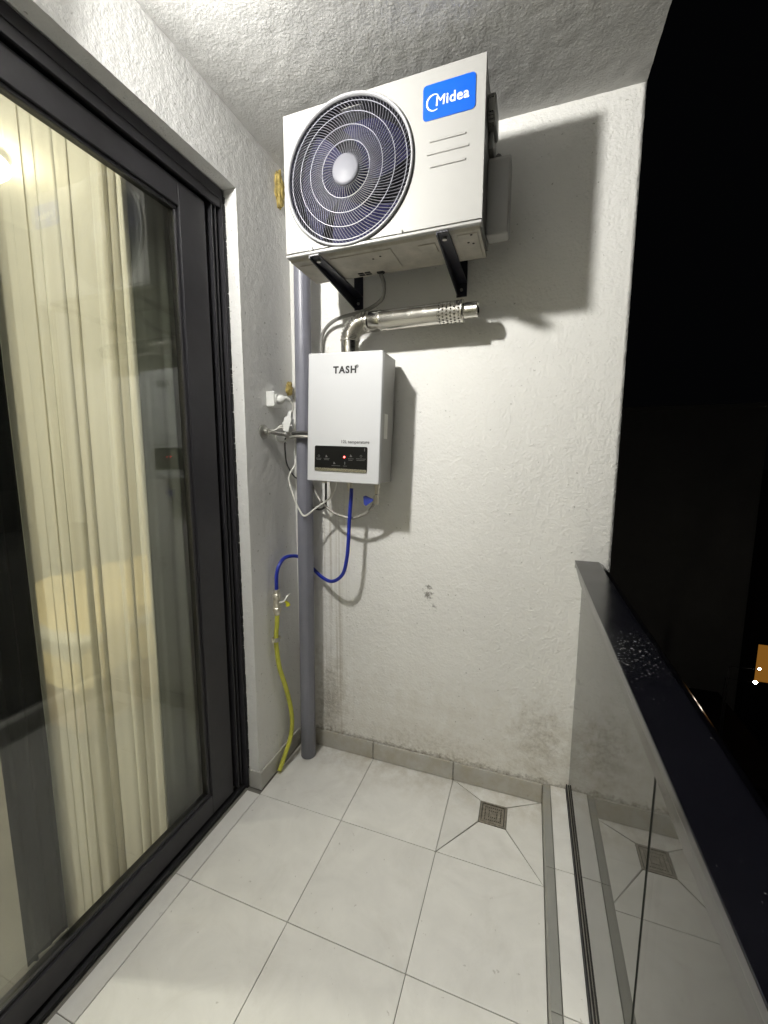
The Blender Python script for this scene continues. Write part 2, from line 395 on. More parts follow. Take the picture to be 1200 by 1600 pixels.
# ------------------------------------------------------------------ left wall with the door opening
YO2 = -2.9
ys = rng(YN, -1.4, .06) + rng(-1.4, YR, .012)[1:] + rng(YR, 0.004, .012)[1:]
zl = rng(0, ZO, .012) + rng(ZO, H, .012)[1:]
inopen = lambda u, v: not (YO2 < u < YR and v < ZO)
lw = rough_sheet(ys, zl, lambda u, v, d, e: (XL + d, u + (e*.9 if abs(u-YR) < .002 else 0), v + (e*.5 if abs(v-ZO) < .002 else 0)), .0024, 36, keep=inopen, seed=5.0)
# reveal faces (jamb, soffit) butt on the wall face
jam = rough_sheet(rng(-.335, XL, .011), rng(0, ZO, .012), lambda u, v, d, e: (u, YR + (.0022*noise.noise(Vector((u*60, v*30, 8)))), v), .0024, 36)
merge(lw, jam)
sof = rough_sheet(rng(-.335, XL, .011), rng(YO2, YR, .02), lambda u, v, d, e: (u, v, ZO + .001*noise.noise(Vector((u*60, v*30, 3)))), .0024, 36)
merge(lw, sof)
box(-.46, XL-.006, YR+.004, 0.0, 0, H, bm=lw); box(-.46, XL-.006, YN, YO2, 0, H, bm=lw); box(-.46, XL-.006, YO2+.002, YR+.002, ZO+.004, H, bm=lw)
left_wall = tag(obj('left_wall', lw, 'plaster_left', smooth=True), 'white stucco house wall round the dark sliding door', 'wall')
obj('skirting_tile', box(-.2795, -.270, -.3475, -.013, .002, .086, .0012), 'skirt', left_wall)
obj('skirting_tile', box(-.333, -.268, -.3645, -.3485, .002, .086, .0012), 'skirt', left_wall)
# dark sealant blobs along the reveal where it meets the frame
sb = bmesh.new()
for k in range(260):
    z = .1 + 2.38*k/260 + random.uniform(-.003, .003); r = random.uniform(.002, .0065)
    box(-.338, -.3345+r*.4, YR-.002-r, YR+.001, z-r*1.4, z+r*1.4, 0, bm=sb)
obj('sealant_bead', sb, 'gasket', left_wall)
# rear wall behind the photographer
tag(obj('rear_wall', box(-.28, XE, YN-.15, YN, 0, H), 'plaster_left'), 'plain white stucco wall closing the near end of the balcony', 'wall')

# ------------------------------------------------------------------ ceiling slab
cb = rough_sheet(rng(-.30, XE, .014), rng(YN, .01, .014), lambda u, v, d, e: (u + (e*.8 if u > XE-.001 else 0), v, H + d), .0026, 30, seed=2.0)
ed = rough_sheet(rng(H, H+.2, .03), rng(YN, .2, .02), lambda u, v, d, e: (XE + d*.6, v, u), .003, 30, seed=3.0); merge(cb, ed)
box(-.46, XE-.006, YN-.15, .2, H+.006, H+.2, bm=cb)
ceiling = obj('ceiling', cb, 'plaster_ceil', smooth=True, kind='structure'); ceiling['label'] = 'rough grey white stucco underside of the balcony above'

# ------------------------------------------------------------------ tiled floor
floor = obj('floor', box(-.46, XE, YN-.15, .2, -.20, -.0125), 'grout', kind='structure')
floor['label'] = 'balcony floor of pale square tiles with thin dark joints'
G = .0011
def tile_mesh(name, x0, x1, y0, y1, z=0.0):
    return box(x0+G, x1-G, y0+G, y1-G, -.0115, z, .0008)
XT = [-.333, -.265, .135, .535, .9225]
YT = [-.004, -.382, -.782, -1.182, -1.582, -1.982, -2.382, -2.782, -3.182, -3.5]
proto = {}
for i in range(4):
    for j in range(len(YT)-1):
        x0, x1, y1, y0 = XT[i], XT[i+1], YT[j], YT[j+1]
        if i == 3 and j == 0: continue
        key = (i, round(y1-y0, 3))
        if i == 0 and j == 0:
            continue
        cx, cy = (x0+x1)/2, (y0+y1)/2
        if key not in proto:
            o = obj('tile', tile_mesh('tile', x0, x1, y0, y1), 'tile', floor)
            o.data.transform(Matrix.Translation((-cx, -cy, 0))); o.location = (cx, cy, 0); proto[key] = o
        else: link_copy(proto[key], floor, (cx, cy, 0))
# four pieces round the drain, cut along the diagonals and falling to it
dx0, dx1, dy0, dy1, dz = .672, .782, -.186, -.076, -.007
ox0, ox1, oy0, oy1 = .535+G, .9225-G, -.382+G, -.004-G
def wedge(q):
    bm = bmesh.new(); A = [bm.verts.new(p) for p in q]; B = [bm.verts.new((p[0], p[1], -.0122)) for p in q]; n = len(q)
    bm.faces.new(A); bm.faces.new(B[::-1])
    for i in range(n): bm.faces.new((A[i], A[(i+1) % n], B[(i+1) % n], B[i]))
    return bm
g = .0022
gf = bmesh.new()
for b_ in ((-.46, .533, YN, -.002), (.533, .9235, YN, -.3835), ): box(b_[0], b_[1], b_[2], b_[3], -.0122, -.0035, bm=gf)
obj('joint_fill', gf, 'grout', floor)
for q in ([(ox0+g, oy0, 0), (ox1-g, oy0, 0), (dx1-g, dy0-g, dz), (dx0+g, dy0-g, dz)], [(ox1, oy0+g, 0), (ox1, oy1-g, 0), (dx1+g, dy1-g, dz), (dx1+g, dy0+g, dz)],
          [(ox1-g, oy1, 0), (ox0+g, oy1, 0), (dx0+g, dy1+g, dz), (dx1-g, dy1+g, dz)], [(ox0, oy1-g, 0), (ox0, oy0+g, 0), (dx0-g, dy0+g, dz), (dx0-g, dy1-g, dz)]):
    obj('tile', wedge(q), 'tile', floor)
# drain
dr = thing('floor_drain', (.727, -.131, -.007), 'small square steel floor drain with a perforated grate in the cut tile', 'drain')
fb = bmesh.new()
for a in ((dx0, dx0+.008, dy0, dy1), (dx1-.008, dx1, dy0, dy1), (dx0+.008, dx1-.008, dy0, dy0+.008), (dx0+.008, dx1-.008, dy1-.008, dy1)):
    box(a[0]+.001, a[1]-.0005, a[2]+.001, a[3]-.0005, -.0122, dz+.001, bm=fb)
obj('frame', fb, 'drain', dr)
obj('sump', box(dx0+.009, dx1-.009, dy0+.009, dy1-.009, -.0123, -.0118), 'dark', dr)
gb = bmesh.new(); gx0, gx1, gy0, gy1 = dx0+.011, dx1-.011, dy0+.011, dy1-.011; N = 11; s = (gx1-gx0)/N
slots = set()
for i in range(1, N-1):
    for j in range(1, N-1):
        if (i in (1, 9) or j in (1, 9) or i in (3, 7) and 2 < j < 8 or j in (3, 7) and 2 < i < 8): slots.add((i, j))
for i in range(N):
    for j in range(N):
        x, y = gx0+i*s, gy0+j*s
        if (i, j) in slots:
            box(x, x+s*.22, y, y+s, -.0112, dz-.0005, bm=gb); box(x+s*.78, x+s, y, y+s, -.0112, dz-.0005, bm=gb); box(x+s*.22, x+s*.78, y, y+s*.2, -.0112, dz-.0005, bm=gb); box(x+s*.22, x+s*.78, y+s*.8, y+s, -.0112, dz-.0005, bm=gb)
        else: box(x, x+s, y, y+s, -.0112, dz-.0005, bm=gb)
obj('grate', gb, 'drain', dr)

# ------------------------------------------------------------------ kerb under the balustrade
curb = thing('kerb', (.97, -1.7, 0), 'low tiled kerb with grey riser running along the glass balustrade', 'kerb')
obj('core', box(.932, XE-.004, YN, -.003, -.003, .082), 'grout', curb)
for y1, y0 in ((-.004, -.391), (-.391, -.79), (-.79, -1.19), (-1.19, -1.59), (-1.59, -1.99), (-1.99, -2.39), (-2.39, -2.79), (-2.79, -3.49)):
    obj('riser_tile', box(.924, .951, y0+.0008, y1-.0008, .001, .0935, .0008), 'riser', curb)
    obj('top_tile', box(.9535, 1.013, y0+G, y1-G, .0825, .0945, .0008), 'tile', curb)
obj('outer_tile', box(1.046, XE-.004, YN, -.004, .0825, .0945, .0008), 'tile', curb)

# ------------------------------------------------------------------ balustrade
bal = thing('balustrade', (XG, -1.7, .0945), 'smoked glass balustrade with a wide dark metal handrail', 'balustrade')
cb2 = bmesh.new()
for x0, x1 in ((1.0185, 1.0217), (1.0385, 1.0455)): box(x0, x1, YN, -.004, .083, .114, .0005, bm=cb2)
obj('base_channel', cb2, 'zinc', bal)
gk = bmesh.new()
for x0, x1 in ((1.0140, 1.0182), (1.0220, 1.0236), (1.0365, 1.0380)): box(x0, x1, YN, -.004, .090, .117, bm=gk)
obj('gasket', gk, 'gasket', bal)
obj('glass_panel', box(1.024, 1.036, -1.040, -.006, .09, 1.0), 'balglass', bal)
gp = obj('glass_panel', box(1.024, 1.036, -2.45, -1.052, .09, 1.0), 'balglass', bal)
obj('joint_strip', box(1.0265, 1.0335, -1.0505, -1.0415, .118, .984), 'gasket', bal)
obj('handrail', prism([(.993, 1.093), (1.078, 1.093), (1.094, 1.083), (1.107, 1.068), (1.116, 1.050), (1.119, 1.030), (1.119, .990), (1.040, .990), (1.020, .990), (.994, 1.077)], 'y', YN+.01, -.005, .0015), 'rail', bal)
obj('screw', lathe([(0, -.004), (.006, -.004), (.006, .002), (0, .002)], (.997, -.014, 1.070), (1, 0, 0), 12), 'zinc', bal)

# ------------------------------------------------------------------ sliding door
door = thing('sliding_door', (-.38, -1.4, 0), 'dark anthracite aluminium sliding door with a large glass pane', 'door')
fr = bmesh.new()
# right jamb with its empty guide grooves
box(-.45, -.337, -.374, -.3625, .0, ZO-.003, .001, bm=fr)
box(-.45, -.40, -.452, -.3745, .0, ZO-.003, bm=fr)
for yy in (-.392, -.412): box(-.3995, -.352, yy-.003, yy+.003, .032, ZO-.05, .0008, bm=fr)
box(-.3995, -.385, -.44, -.425, .032, ZO-.05, bm=fr)
obj('jamb', fr, 'anthracite', door)
hd = bmesh.new()
box(-.45, -.337, YO2+.003, -.3745, 2.462, ZO-.003, .001, bm=hd); box(-.45, -.405, YO2+.003, -.4525, 2.40, 2.4615, bm=hd)
box(-.352, -.341, YO2+.003, -.3755, 2.432, 2.4615, .0008, bm=hd)
obj('head', hd, 'anthracite', door)
th = bmesh.new()
box(-.45, -.345, YO2+.003, -.3755, .001, .016, .001, bm=th); box(-.389, -.383, YO2+.003, -.3755, .0165, .03, bm=th)
obj('threshold', th, 'gasket', door)
sash = obj('sash', box(-.412, -.36, -.560, -.438, .030, 2.425, .002), 'anthracite', door)      # right stile
for nm, b in (('top_rail', (-.412, -.36, -1.848, -.5605, 2.345, 2.425)), ('bottom_rail', (-.412, -.36, -1.848, -.5605, .030, .112)), ('left_stile', (-.412, -.36, -1.97, -1.8485, .030, 2.425))):
    obj(nm, box(*b, .002), 'anthracite', sash)
bd = bmesh.new()
box(-.380, -.369, -.5725, -.5605, .124, 2.333, .002, bm=bd); box(-.380, -.369, -1.848, -.5605, .1125, .1235, .002, bm=bd); box(-.380, -.369, -1.848, -.5605, 2.3335, 2.3445, .002, bm=bd)
obj('glazing_bead', bd, 'anthracite', sash)
obj('glass_pane', box(-.396, -.384, -1.848, -.561, .1125, 2.3445), 'doorglass', door)
# fixed leaf further along
obj('fixed_stile', box(-.449, -.414, -2.0, -1.90, .031, 2.40, .002), 'anthracite', door)
obj('fixed_pane', box(-.436, -.428, YO2+.004, -2.0, .031, 2.40), 'doorglass', door)

# ------------------------------------------------------------------ room behind the door
RX0, RY0, RY1, RZ = -3.6, -3.2, 1.6, 2.72
rs = bmesh.new()
box(RX0-.1, RX0, RY0, RY1, 0, RZ, bm=rs); box(RX0, -.462, RY1, RY1+.1, 0, RZ, bm=rs); box(RX0, -.462, RY0-.1, RY0, 0, RZ, bm=rs)
box(-.52, -.462, YR, RY1, 0, RZ, bm=rs); box(-.52, -.462, YO2, YR-.001, ZO, RZ, bm=rs); box(-.52, -.462, RY0, YO2-.001, 0, RZ, bm=rs)
tag(obj('room_walls', rs, 'room_wall'), 'cream walls of the lit room seen through the sliding door', 'wall')
obj('room_floor', box(RX0, -.4605, RY0, RY1, -.15, .0), 'room_floor', kind='structure')['label'] = 'dark floor of the room behind the glass door'
obj('room_ceiling', box(RX0-.1, -.4605, RY0-.1, RY1+.1, RZ+.001, RZ+.1), 'room_wall', kind='structure')['label'] = 'ceiling of the lit room behind the glass door'
rl = thing('room_lamp', (-1.34, -.60, RZ), 'bright round ceiling lamp of the room glowing through the curtain', 'lamp')
obj('base', lathe([(0, 0), (.10, 0), (.10, -.03), (0, -.03)], (-1.34, -.60, RZ), (0, 0, 1), 32), 'white_plastic', rl)
obj('diffuser', lathe([(.095, -.031), (.10, -.06), (.075, -.085), (0, -.092)], (-1.34, -.60, RZ), (0, 0, 1), 32), 'roomlamp', rl)

fill_rl = thing('room_lamp', (-2.6, -1.7, RZ), 'added unseen fill lamp deeper inside the room', 'lamp')  # unseen lamp added to even out the light in the room
for ch in rl.children:
    c_ = link_copy(ch, fill_rl)
    if ch.name.startswith('diffuser'): c_.data = ch.data.copy(); c_.data.materials[0] = MT['fill_roomlamp']
def drape(name, y0, y1, x, z0, z1, n, amp, mat, label, cat, lean=(0, 0), seed=0):
    bm = bmesh.new(); random.seed(seed); NU, NV = 150, 40; rows = []
    ph = [random.uniform(0, 6.28) for _ in range(6)]
    for j in range(NV+1):
        v = j/NV; z = z1 + (z0-z1)*v; row = []
        for i in range(NU+1):
            u = i/NU; uu = u + .010*sin(4*v + ph[0] + 7*u) + .035*sin(u*9+ph[4]) + .018*sin(u*23+ph[5]+1.3*v)
            y = y0 + (y1-y0)*u + lean[0]*v*(1-u) + lean[1]*v*u
            a = amp*(.62+.38*sin(v*1.7+ph[1]+u*6))*(.55+.45*sin(u*14+ph[2]))*(.8+.5*v)
            w = sin(uu*n*2*pi + ph[2]) + .35*sin(uu*n*4.3*pi + ph[3] + 1.6*v)
            row.append(bm.verts.new((x + a*w, y + amp*.35*cos(uu*n*2*pi + ph[2]), z)))
        rows.append(row)
    for a, b in zip(rows, rows[1:]):
        for i in range(NU): bm.faces.new((a[i], a[i+1], b[i+1], b[i]))
    return tag(obj(name, bm, mat, smooth=True), label, cat)
drape('sheer_curtain', -1.05, -.645, -.490, .003, 2.62, 9, .022, 'sheer', 'cream sheer curtain hanging in soft folds behind the sliding door', 'curtain', lean=(-.0, -.028), seed=3)
drape('dark_drape', -1.145, -1.02, -.515, .003, 2.62, 3, .008, 'drape', 'black drape hanging left of the cream sheer curtain', 'drape', seed=5)
drape('side_drape', -.665, -.365, -.500, .003, 2.62, 4, .009, 'sidedrape', 'dim grey drape between the sheer curtain and the door frame', 'drape', seed=9)
bed = thing('bed', (-2.0, .15, 0), 'low bed with pale yellow quilt glimpsed through the sheer curtain', 'bed')
obj('frame', box(-2.6, -1.30, -.42, 1.55, .05, .30, .01), 'wood', bed)
qb = bmesh.new(); N1 = 26
rows = []
for i in range(N1+1):
    row = []
    for j in range(N1+1):
        u, v = i/N1, j/N1; x = -2.63+1.36*u; y = -.45+2.0*v
        e = min(u, 1-u, v, 1-v); zz = .62 - .30*max(0, 1-e/.10)**2 + .03*noise.noise(Vector((x*7, y*7, 4))) + .06*noise.noise(Vector((x*3, y*3, 1)))
        row.append(qb.verts.new((x, y, zz)))
    rows.append(row)
for a, b in zip(rows, rows[1:]):
    for j in range(N1): qb.faces.new((a[j], b[j], b[j+1], a[j+1]))
obj('quilt', qb, 'quilt', bed, smooth=True)
obj('mattress', box(-2.58, -1.32, -.40, 1.5, .301, .555, .03, 2), 'white_plastic', bed)

# ------------------------------------------------------------------ balcony lamp (above the door, just out of the frame)
lamp = thing('wall_lamp', (XL, -1.25, 2.61), 'bare round bulb of the wall lamp above the sliding door', 'lamp')
obj('light_shield', lathe([(.046, .004), (.110, .086), (.112, .086), (.049, .002)], (XL, -1.25, 2.61), (1, 0, 0), 40, closed=True), 'white_plastic', lamp)  # unseen collar added to hold the bulb's light off the left wall
obj('backplate', lathe([(0, .003), (.05, .003), (.05, .02), (.03, .03), (.018, .046), (0, .046)], (XL, -1.25, 2.61), (1, 0, 0), 28), 'white_plastic', lamp)
bl = bmesh.new(); bmesh.ops.create_uvsphere(bl, u_segments=18, v_segments=10, radius=.043); bmesh.ops.translate(bl, verts=bl.verts, vec=(-.190, -1.25, 2.61))
obj('bulb', bl, 'bulb', lamp, smooth=True)

# ------------------------------------------------------------------ grey drain pipe
pp = thing('drain_pipe', (-.187, -.092, 0), 'grey plastic pipe running up the corner behind the water heater', 'pipe')
def pipe_x(z): return -.185 + .0105*z
obj('pipe', tube([(pipe_x(0.0), -.092, .003), (pipe_x(1.3), -.092, 1.3), (pipe_x(2.74), -.092, 2.74)], .0365, 28, smooth_pts=6), 'pvc', pp, smooth=True)
obj('seam', tube([(pipe_x(.05)+.021, -.1213, .05), (pipe_x(1.3)+.021, -.1213, 1.3), (pipe_x(2.7)+.021, -.1213, 2.7)], .0018, 6, smooth_pts=6), 'pvc', pp)

# ------------------------------------------------------------------ air conditioner
AX0, AX1, AY0, AY1, AZ0, AZ1 = -.055, .636, -.38, -.165, 2.222, 2.668
ac = thing('air_conditioner', (.29, -.27, 2.205), 'white outdoor air conditioner unit with a big round fan grille hung under the ceiling', 'air conditioner')
FC = Vector((.188, AY0, 2.442)); FR = .226
# front sheet with the round opening (polar grid from the circle out to the rounded rectangle)
fbm = bmesh.new(); NS = 96
inner, lip, outer = [], [], []
def rect_hit(a):
    c, s = cos(a), sin(a); t = 1e9
    for lim, d in ((AX1-FC.x, c), (AX0-FC.x, c), (AZ1-FC.z, s), (AZ0-FC.z, s)):
        if abs(d) > 1e-9 and lim/d > 0: t = min(t, lim/d)
    return t
angs = sorted([2*pi*k/NS for k in range(NS)] + [math.atan2(z-FC.z, x-FC.x) % (2*pi) for x in (AX0, AX1) for z in (AZ0, AZ1)])
for a in angs:
    t = rect_hit(a)
    r1 = min(FR+.010, t-.001); x, z = cos(a), sin(a)
    inner.append(fbm.verts.new((FC.x+FR*min(1, (t-.0015)/FR)*x, AY0+.010, FC.z+FR*min(1, (t-.0015)/FR)*z)))
    lip.append(fbm.verts.new((FC.x+r1*x, AY0, FC.z+r1*z)))
    outer.append(fbm.verts.new((FC.x+t*x, AY0, FC.z+t*z)))
n = len(angs)
for k in range(n):
    k2 = (k+1) % n
    fbm.faces.new((inner[k], inner[k2], lip[k2], lip[k])); fbm.faces.new((lip[k], lip[k2], outer[k2], outer[k]))
back = [fbm.verts.new((v.co.x, AY0+.030, v.co.z)) for v in outer]
for k in range(n): fbm.faces.new((outer[k], outer[(k+1) % n], back[(k+1) % n], back[k]))
front = obj('front_panel', fbm, 'acwhite', ac)
# box behind
cas = bmesh.new()
box(AX0+.002, AX1-.002, AY0+.031, AY1, AZ1-.010, AZ1-.001, bm=cas); box(AX0+.002, AX0+.008, AY0+.031, AY1, AZ0, AZ1-.0105, bm=cas); box(AX1-.010, AX1-.002, AY0+.031, AY1, AZ0, AZ1-.0105, bm=cas)
obj('casing', cas, 'acgrey_shaded', ac)
obj('back_coil', box(AX0+.0085, AX1-.0105, AY1-.03, AY1-.001, AZ0, AZ1-.011), 'cavity', ac)
obj('fan_shroud', lathe([(FR+.001, 0), (FR-.006, .02), (FR-.010, .12), (0, .12)], FC+Vector((0, .0105, 0)), (0, 1, 0), 64), 'cavity', ac, smooth=True)
# lower lip of the front panel with its small hooks, then the base pan
lp = bmesh.new(); box(AX0-.001, AX1+.001, AY0-.003, AY0+.028, AZ0-.0145, AZ0-.005, .002, bm=lp)
for hx in (.045, .375): box(hx-.009, hx+.009, AY0-.006, AY0-.0005, AZ0-.006, AZ0+.008, .002, bm=lp)
obj('lower_lip', lp, 'acwhite', ac)
obj('seam', box(AX0+.001, AX1-.001, AY0+.006, AY0+.029, AZ0-.0048, AZ0-.0003), 'acgrey_shaded', ac)
pan = bmesh.new(); prism([(AY0+.012, AZ0-.012), (AY0+.020, AZ0-.023), (AY1-.004, AZ0-.023), (AY1, AZ0-.010)], 'x', AX0+.006, AX1-.006, .002, bm=pan)
box(.10, .33, -.345, -.20, AZ0-.026, AZ0-.0215, .0015, bm=pan); box(.42, .48, -.33, -.27, AZ0-.026, AZ0-.0215, .0015, bm=pan); box(.555, .62, -.35, -.19, AZ0-.0255, AZ0-.0215, .0012, bm=pan); box(-.03, .03, -.33, -.19, AZ0-.0255, AZ0-.0215, .0012, bm=pan)
base_pan = obj('base_pan', pan, 'acpan', ac)
slb = bmesh.new()
for i in range(2):
    for j in range(2): box(.152+i*.028, .174+i*.028, -.212+j*.016, -.204+j*.016, AZ0-.0275, AZ0-.0262, bm=slb)
lathe([(0, 0), (.016, 0), (.016, .001), (0, .001)], (.237, -.186, AZ0-.0250), (0, 0, 1), 20, bm=slb)
for q in ((.60, -.345), (.585, -.30), (.60, -.29), (.25, -.30), (.28, -.31)): lathe([(0, 0), (.004, 0), (.004, .0006), (0, .0006)], (q[0], q[1], AZ0-.0272), (0, 0, 1), 10, bm=slb)
obj('drain_slots', slb, 'dark', base_pan, kind='stuff')
# embossed lines right of the fan
for x0, x1, z in ((.468, .582, 2.468), (.459, .592, 2.433), (.470, .583, 2.396)):
    e = bmesh.new(); box(x0, x1, AY0-.0032, AY0+.001, z-.0035, z+.0035, .0028, 2, bm=e)
    obj('embossed_rib', e, 'acwhite', ac)
# blue badge
badge = obj('badge', prism(rrect(.447, .607, 2.527, 2.625, .012), 'y', AY0-.0022, AY0+.001), 'blue_badge', ac)
text('lettering', 'M', .0395, 'white_print', badge, (.4845, AY0-.0028, 2.5615), .0005, 0, .10); text('lettering', 'M', .0395, 'white_print', badge, (.4855, AY0-.0029, 2.5612), .0005, 0, .10)
text('lettering', 'idea', .0405, 'white_print', badge, (.5185, AY0-.0028, 2.5615), .0005, .0006, .0, 1.06)
ring = bmesh.new(); NR = 40; A, B = [], []
for k in range(NR+1):
    a = radians(52 + 250*k/NR); w = .0012 + .0026*sin(pi*k/NR)**1.0
    for L_, rr in ((A, .0235), (B, .0235-w*1.3)): L_.append(ring.verts.new((.4805+rr*cos(a), AY0-.0030, 2.5725+rr*sin(a))))
for k in range(NR): ring.faces.new((A[k], A[k+1], B[k+1], B[k]))
obj('emblem', ring, 'white_print', badge)
# grille: rim, rings, curved wires, cap
grille = obj('grille', lathe([(FR-.005, .000), (FR-.003, -.009), (FR+.002, -.011), (FR+.0045, -.006), (FR+.003, .006), (FR-.004, .006)], FC, (0, 1, 0), 96, closed=True), 'acring', ac, smooth=True)
def gdepth(r): return AY0 - .014 + .020*max(0, (r-.12)/(FR-.12))**2      # gently dished towards the viewer
for rr in (.086, .131, .172, .209):
    obj('ring', lathe([(rr-.0009, -.001), (rr+.0009, -.001), (rr+.0009, .0012), (rr-.0009, .0012)], (FC.x, gdepth(rr)-.0008, FC.z), (0, 1, 0), 72, closed=True), 'gring', grille)
obj('cap', lathe([(0, -.007), (.040, -.006), (.047, -.003), (.049, .004), (.0, .004)], (FC.x, AY0-.015, FC.z), (0, 1, 0), 40), 'hubcap', grille, smooth=True)
def wire(r0):
    bm = bmesh.new(); prev = None; n = 12
    for k in range(n+1):
        r = r0 + (FR-.003-r0)*k/n; a = 0.62*((r-.045)/(FR-.045))**1.25
        c = Vector((r*cos(a), 0, r*sin(a))); y = gdepth(r) - AY0
        tv = Vector((-sin(a), 0, cos(a)))
        hw = .0005 + .0004*r/FR
        ring_ = [bm.verts.new(c + tv*(-hw) + Vector((0, y, 0))), bm.verts.new(c + tv*hw + Vector((0, y, 0))), bm.verts.new(c + Vector((0, y+.005, 0)))]
        if prev:
            for q in range(3): bm.faces.new((prev[q], prev[(q+1) % 3], ring_[(q+1) % 3], ring_[q]))
        prev = ring_
    bmesh.ops.recalc_face_normals(bm, faces=bm.faces); return bm
gl = FC - wloc(grille)
def wire_obj(r0):
    bm = wire(r0); me = bpy.data.meshes.new('wire'); bm.to_mesh(me); bm.free(); me.materials.append(MT['wire'])
    o = bpy.data.objects.new('wire', me); COL.objects.link(o); o.parent = grille; o.location = gl; return o
NW = 104; w0, w1 = wire_obj(.047), wire_obj(.087)
w1.rotation_euler = (0, -2*pi/NW, 0)
for k in range(2, NW): link_copy(w0 if k % 2 == 0 else w1, grille, gl, (0, -2*pi*k/NW, 0))
# fan: hub and three broad blades
fan = obj('fan', lathe([(0, -.02), (.05, -.018), (.06, 0), (.06, .05), (0, .05)], FC+Vector((0, .055, 0)), (0, 1, 0), 32), 'fan', ac, smooth=True)
for b_ in range(3):
    bm = bmesh.new(); rows = []
    for i in range(9):
        row = []; r = .05+.158*i/8
        for j in range(13):
            t = j/12-.5; a = 2*pi*b_/3 + .5 + t*(1.45+.25*i/8) + .5*i/8
            row.append(bm.verts.new((FC.x+r*cos(a), AY0+.065+.05*t, FC.z+r*sin(a))))
        rows.append(row)
    for p, q in zip(rows, rows[1:]):
        for j in range(12): bm.faces.new((p[j], p[j+1], q[j+1], q[j]))
    obj('blade', bm, 'fan', fan, smooth=True)
# right side: recessed hand grip, valve cover, pipes
obj('hand_grip', prism(rrect(-.31, -.185, 2.535, 2.625, .03), 'x', AX1-.0015, AX1+.022, .006), 'acgrey_shaded', ac, smooth=True)
obj('valve_cover', prism([(-.26, 2.225), (-.17, 2.24), (-.17, 2.475), (-.235, 2.475), (-.26, 2.45)], 'x', AX1-.0015, AX1+.070, .006), 'acwhite', ac)
obj('side_cover', prism([(-.262, 2.485), (-.165, 2.485), (-.165, 2.59), (-.262, 2.57)], 'x', AX1-.0015, AX1+.014, .004), 'acgrey_shaded', ac)
pb = tube([(AX1+.018, -.20, 2.476), (AX1+.022, -.16, 2.52), (AX1+.01, -.10, 2.53), (AX1-.08, -.04, 2.5)], .011, 10); tube([(AX1+.04, -.20, 2.476), (AX1+.03, -.13, 2.50), (AX1-.02, -.06, 2.47), (AX1-.10, -.04, 2.45)], .013, 10, bm=pb)
obj('refrigerant_pipe', pb, 'cable_dark', ac, smooth=True)
obj('top_mark', box(.0, .05, AY0-.0006, AY0+.0002, 2.654, 2.657), 'emboss', ac)

# ------------------------------------------------------------------ wall brackets carrying the unit
for nm, x0, lab in (('wall_bracket', .05, 'black steel bracket under the fan side of the air conditioner'), ('wall_bracket', .500, 'black steel bracket under the right side of the air conditioner')):
    br = thing(nm, (x0, 0, 2.16), lab, 'bracket', 'steel brackets under the air conditioner'); z1 = AZ0-.0285
    a = bmesh.new()
    prism([(-.405, z1-.012), (-.405, z1-.001), (-.006, z1-.001), (-.006, z1-.052)], 'x', x0, x0+.004, bm=a)
    box(x0+.0045, x0+.038, -.405, -.006, z1-.005, z1-.001, bm=a)
    obj('arm', a, 'blackpaint', br)
    obj('wall_plate', box(x0-.004, x0+.038, -.0055, -.001, z1-.055, z1+.20, .001), 'blackpaint', br)
    bo = lathe([(0, 0), (.008, 0), (.008, .006), (0, .006)], (x0+.02, -.37, z1-.012), (0, 0, 1), 6); lathe([(0, 0), (.006, 0), (.006, .006), (0, .006)], (x0+.017, -.0125, z1-.03), (0, 1, 0), 6, bm=bo)
    obj('bolt', bo, 'zinc', br, kind='stuff')

# ------------------------------------------------------------------ condensate hose
tag(obj('condensate_hose', tube([(.237, -.186, 2.192), (.240, -.160, 2.165), (.215, -.11, 2.132), (.15, -.08, 2.112), (.08, -.062, 2.106), (.0, -.045, 2.102), (-.06, -.03, 2.088), (-.102, -.022, 2.05), (-.113, -.020, 1.99), (-.108, -.018, 1.95)], .0078, 10), 'cond', smooth=True),
    'pale grey condensate hose drooping from the air conditioner to the wall', 'hose')

# ------------------------------------------------------------------ water heater (hangs a little askew)
HC = Vector((.0785, -.105, 1.6535)); HX0, HX1, HZ0, HZ1 = HC.x-.1645, HC.x+.1645, HC.z-.262, HC.z+.262
wh = thing('water_heater', HC, 'white wall hung gas water heater with a black control panel', 'water heater')
obj('cover', box(HX0, HX1, -.20, -.176, HZ0, HZ1, .004, 2), 'heater', wh, smooth=False)
obj('casing', box(HX0+.003, HX1-.003, -.1755, -.035, HZ0+.004, HZ1-.002, .002), 'heater_side_shaded', wh)
obj('wall_spacer', box(HX0+.05, HX1-.05, -.0345, -.002, HZ0+.08, HZ1-.04), 'heater_side_shaded', wh)
text('lettering', 'TASH', .0375, 'black_print', wh, (HC.x-.048, -.2012, HC.z+.180), .0004, .0015, 0, 1.18)
text('registered_mark', '\u00ae', .016, 'black_print', wh, (HC.x+.051, -.2012, HC.z+.199), .0003, .0002)
text('capacity_print', '12L temperature', .0182, 'grey_print', wh, (HC.x-.008, -.2012, HC.z-.099), .0003, .0003, 0, 1.02)
pnl = obj('control_panel', prism(rrect(HC.x-.128, HC.x+.112, HZ0+.044, HZ0+.150, .007), 'y', -.2022, -.199), 'panelblack', wh)
obj('trim_strip', prism(rrect(HC.x-.1275, HC.x+.1115, HZ0+.0445, HZ0+.058, .0055), 'y', -.2032, -.2023), 'chrome', pnl)
icons = bmesh.new()
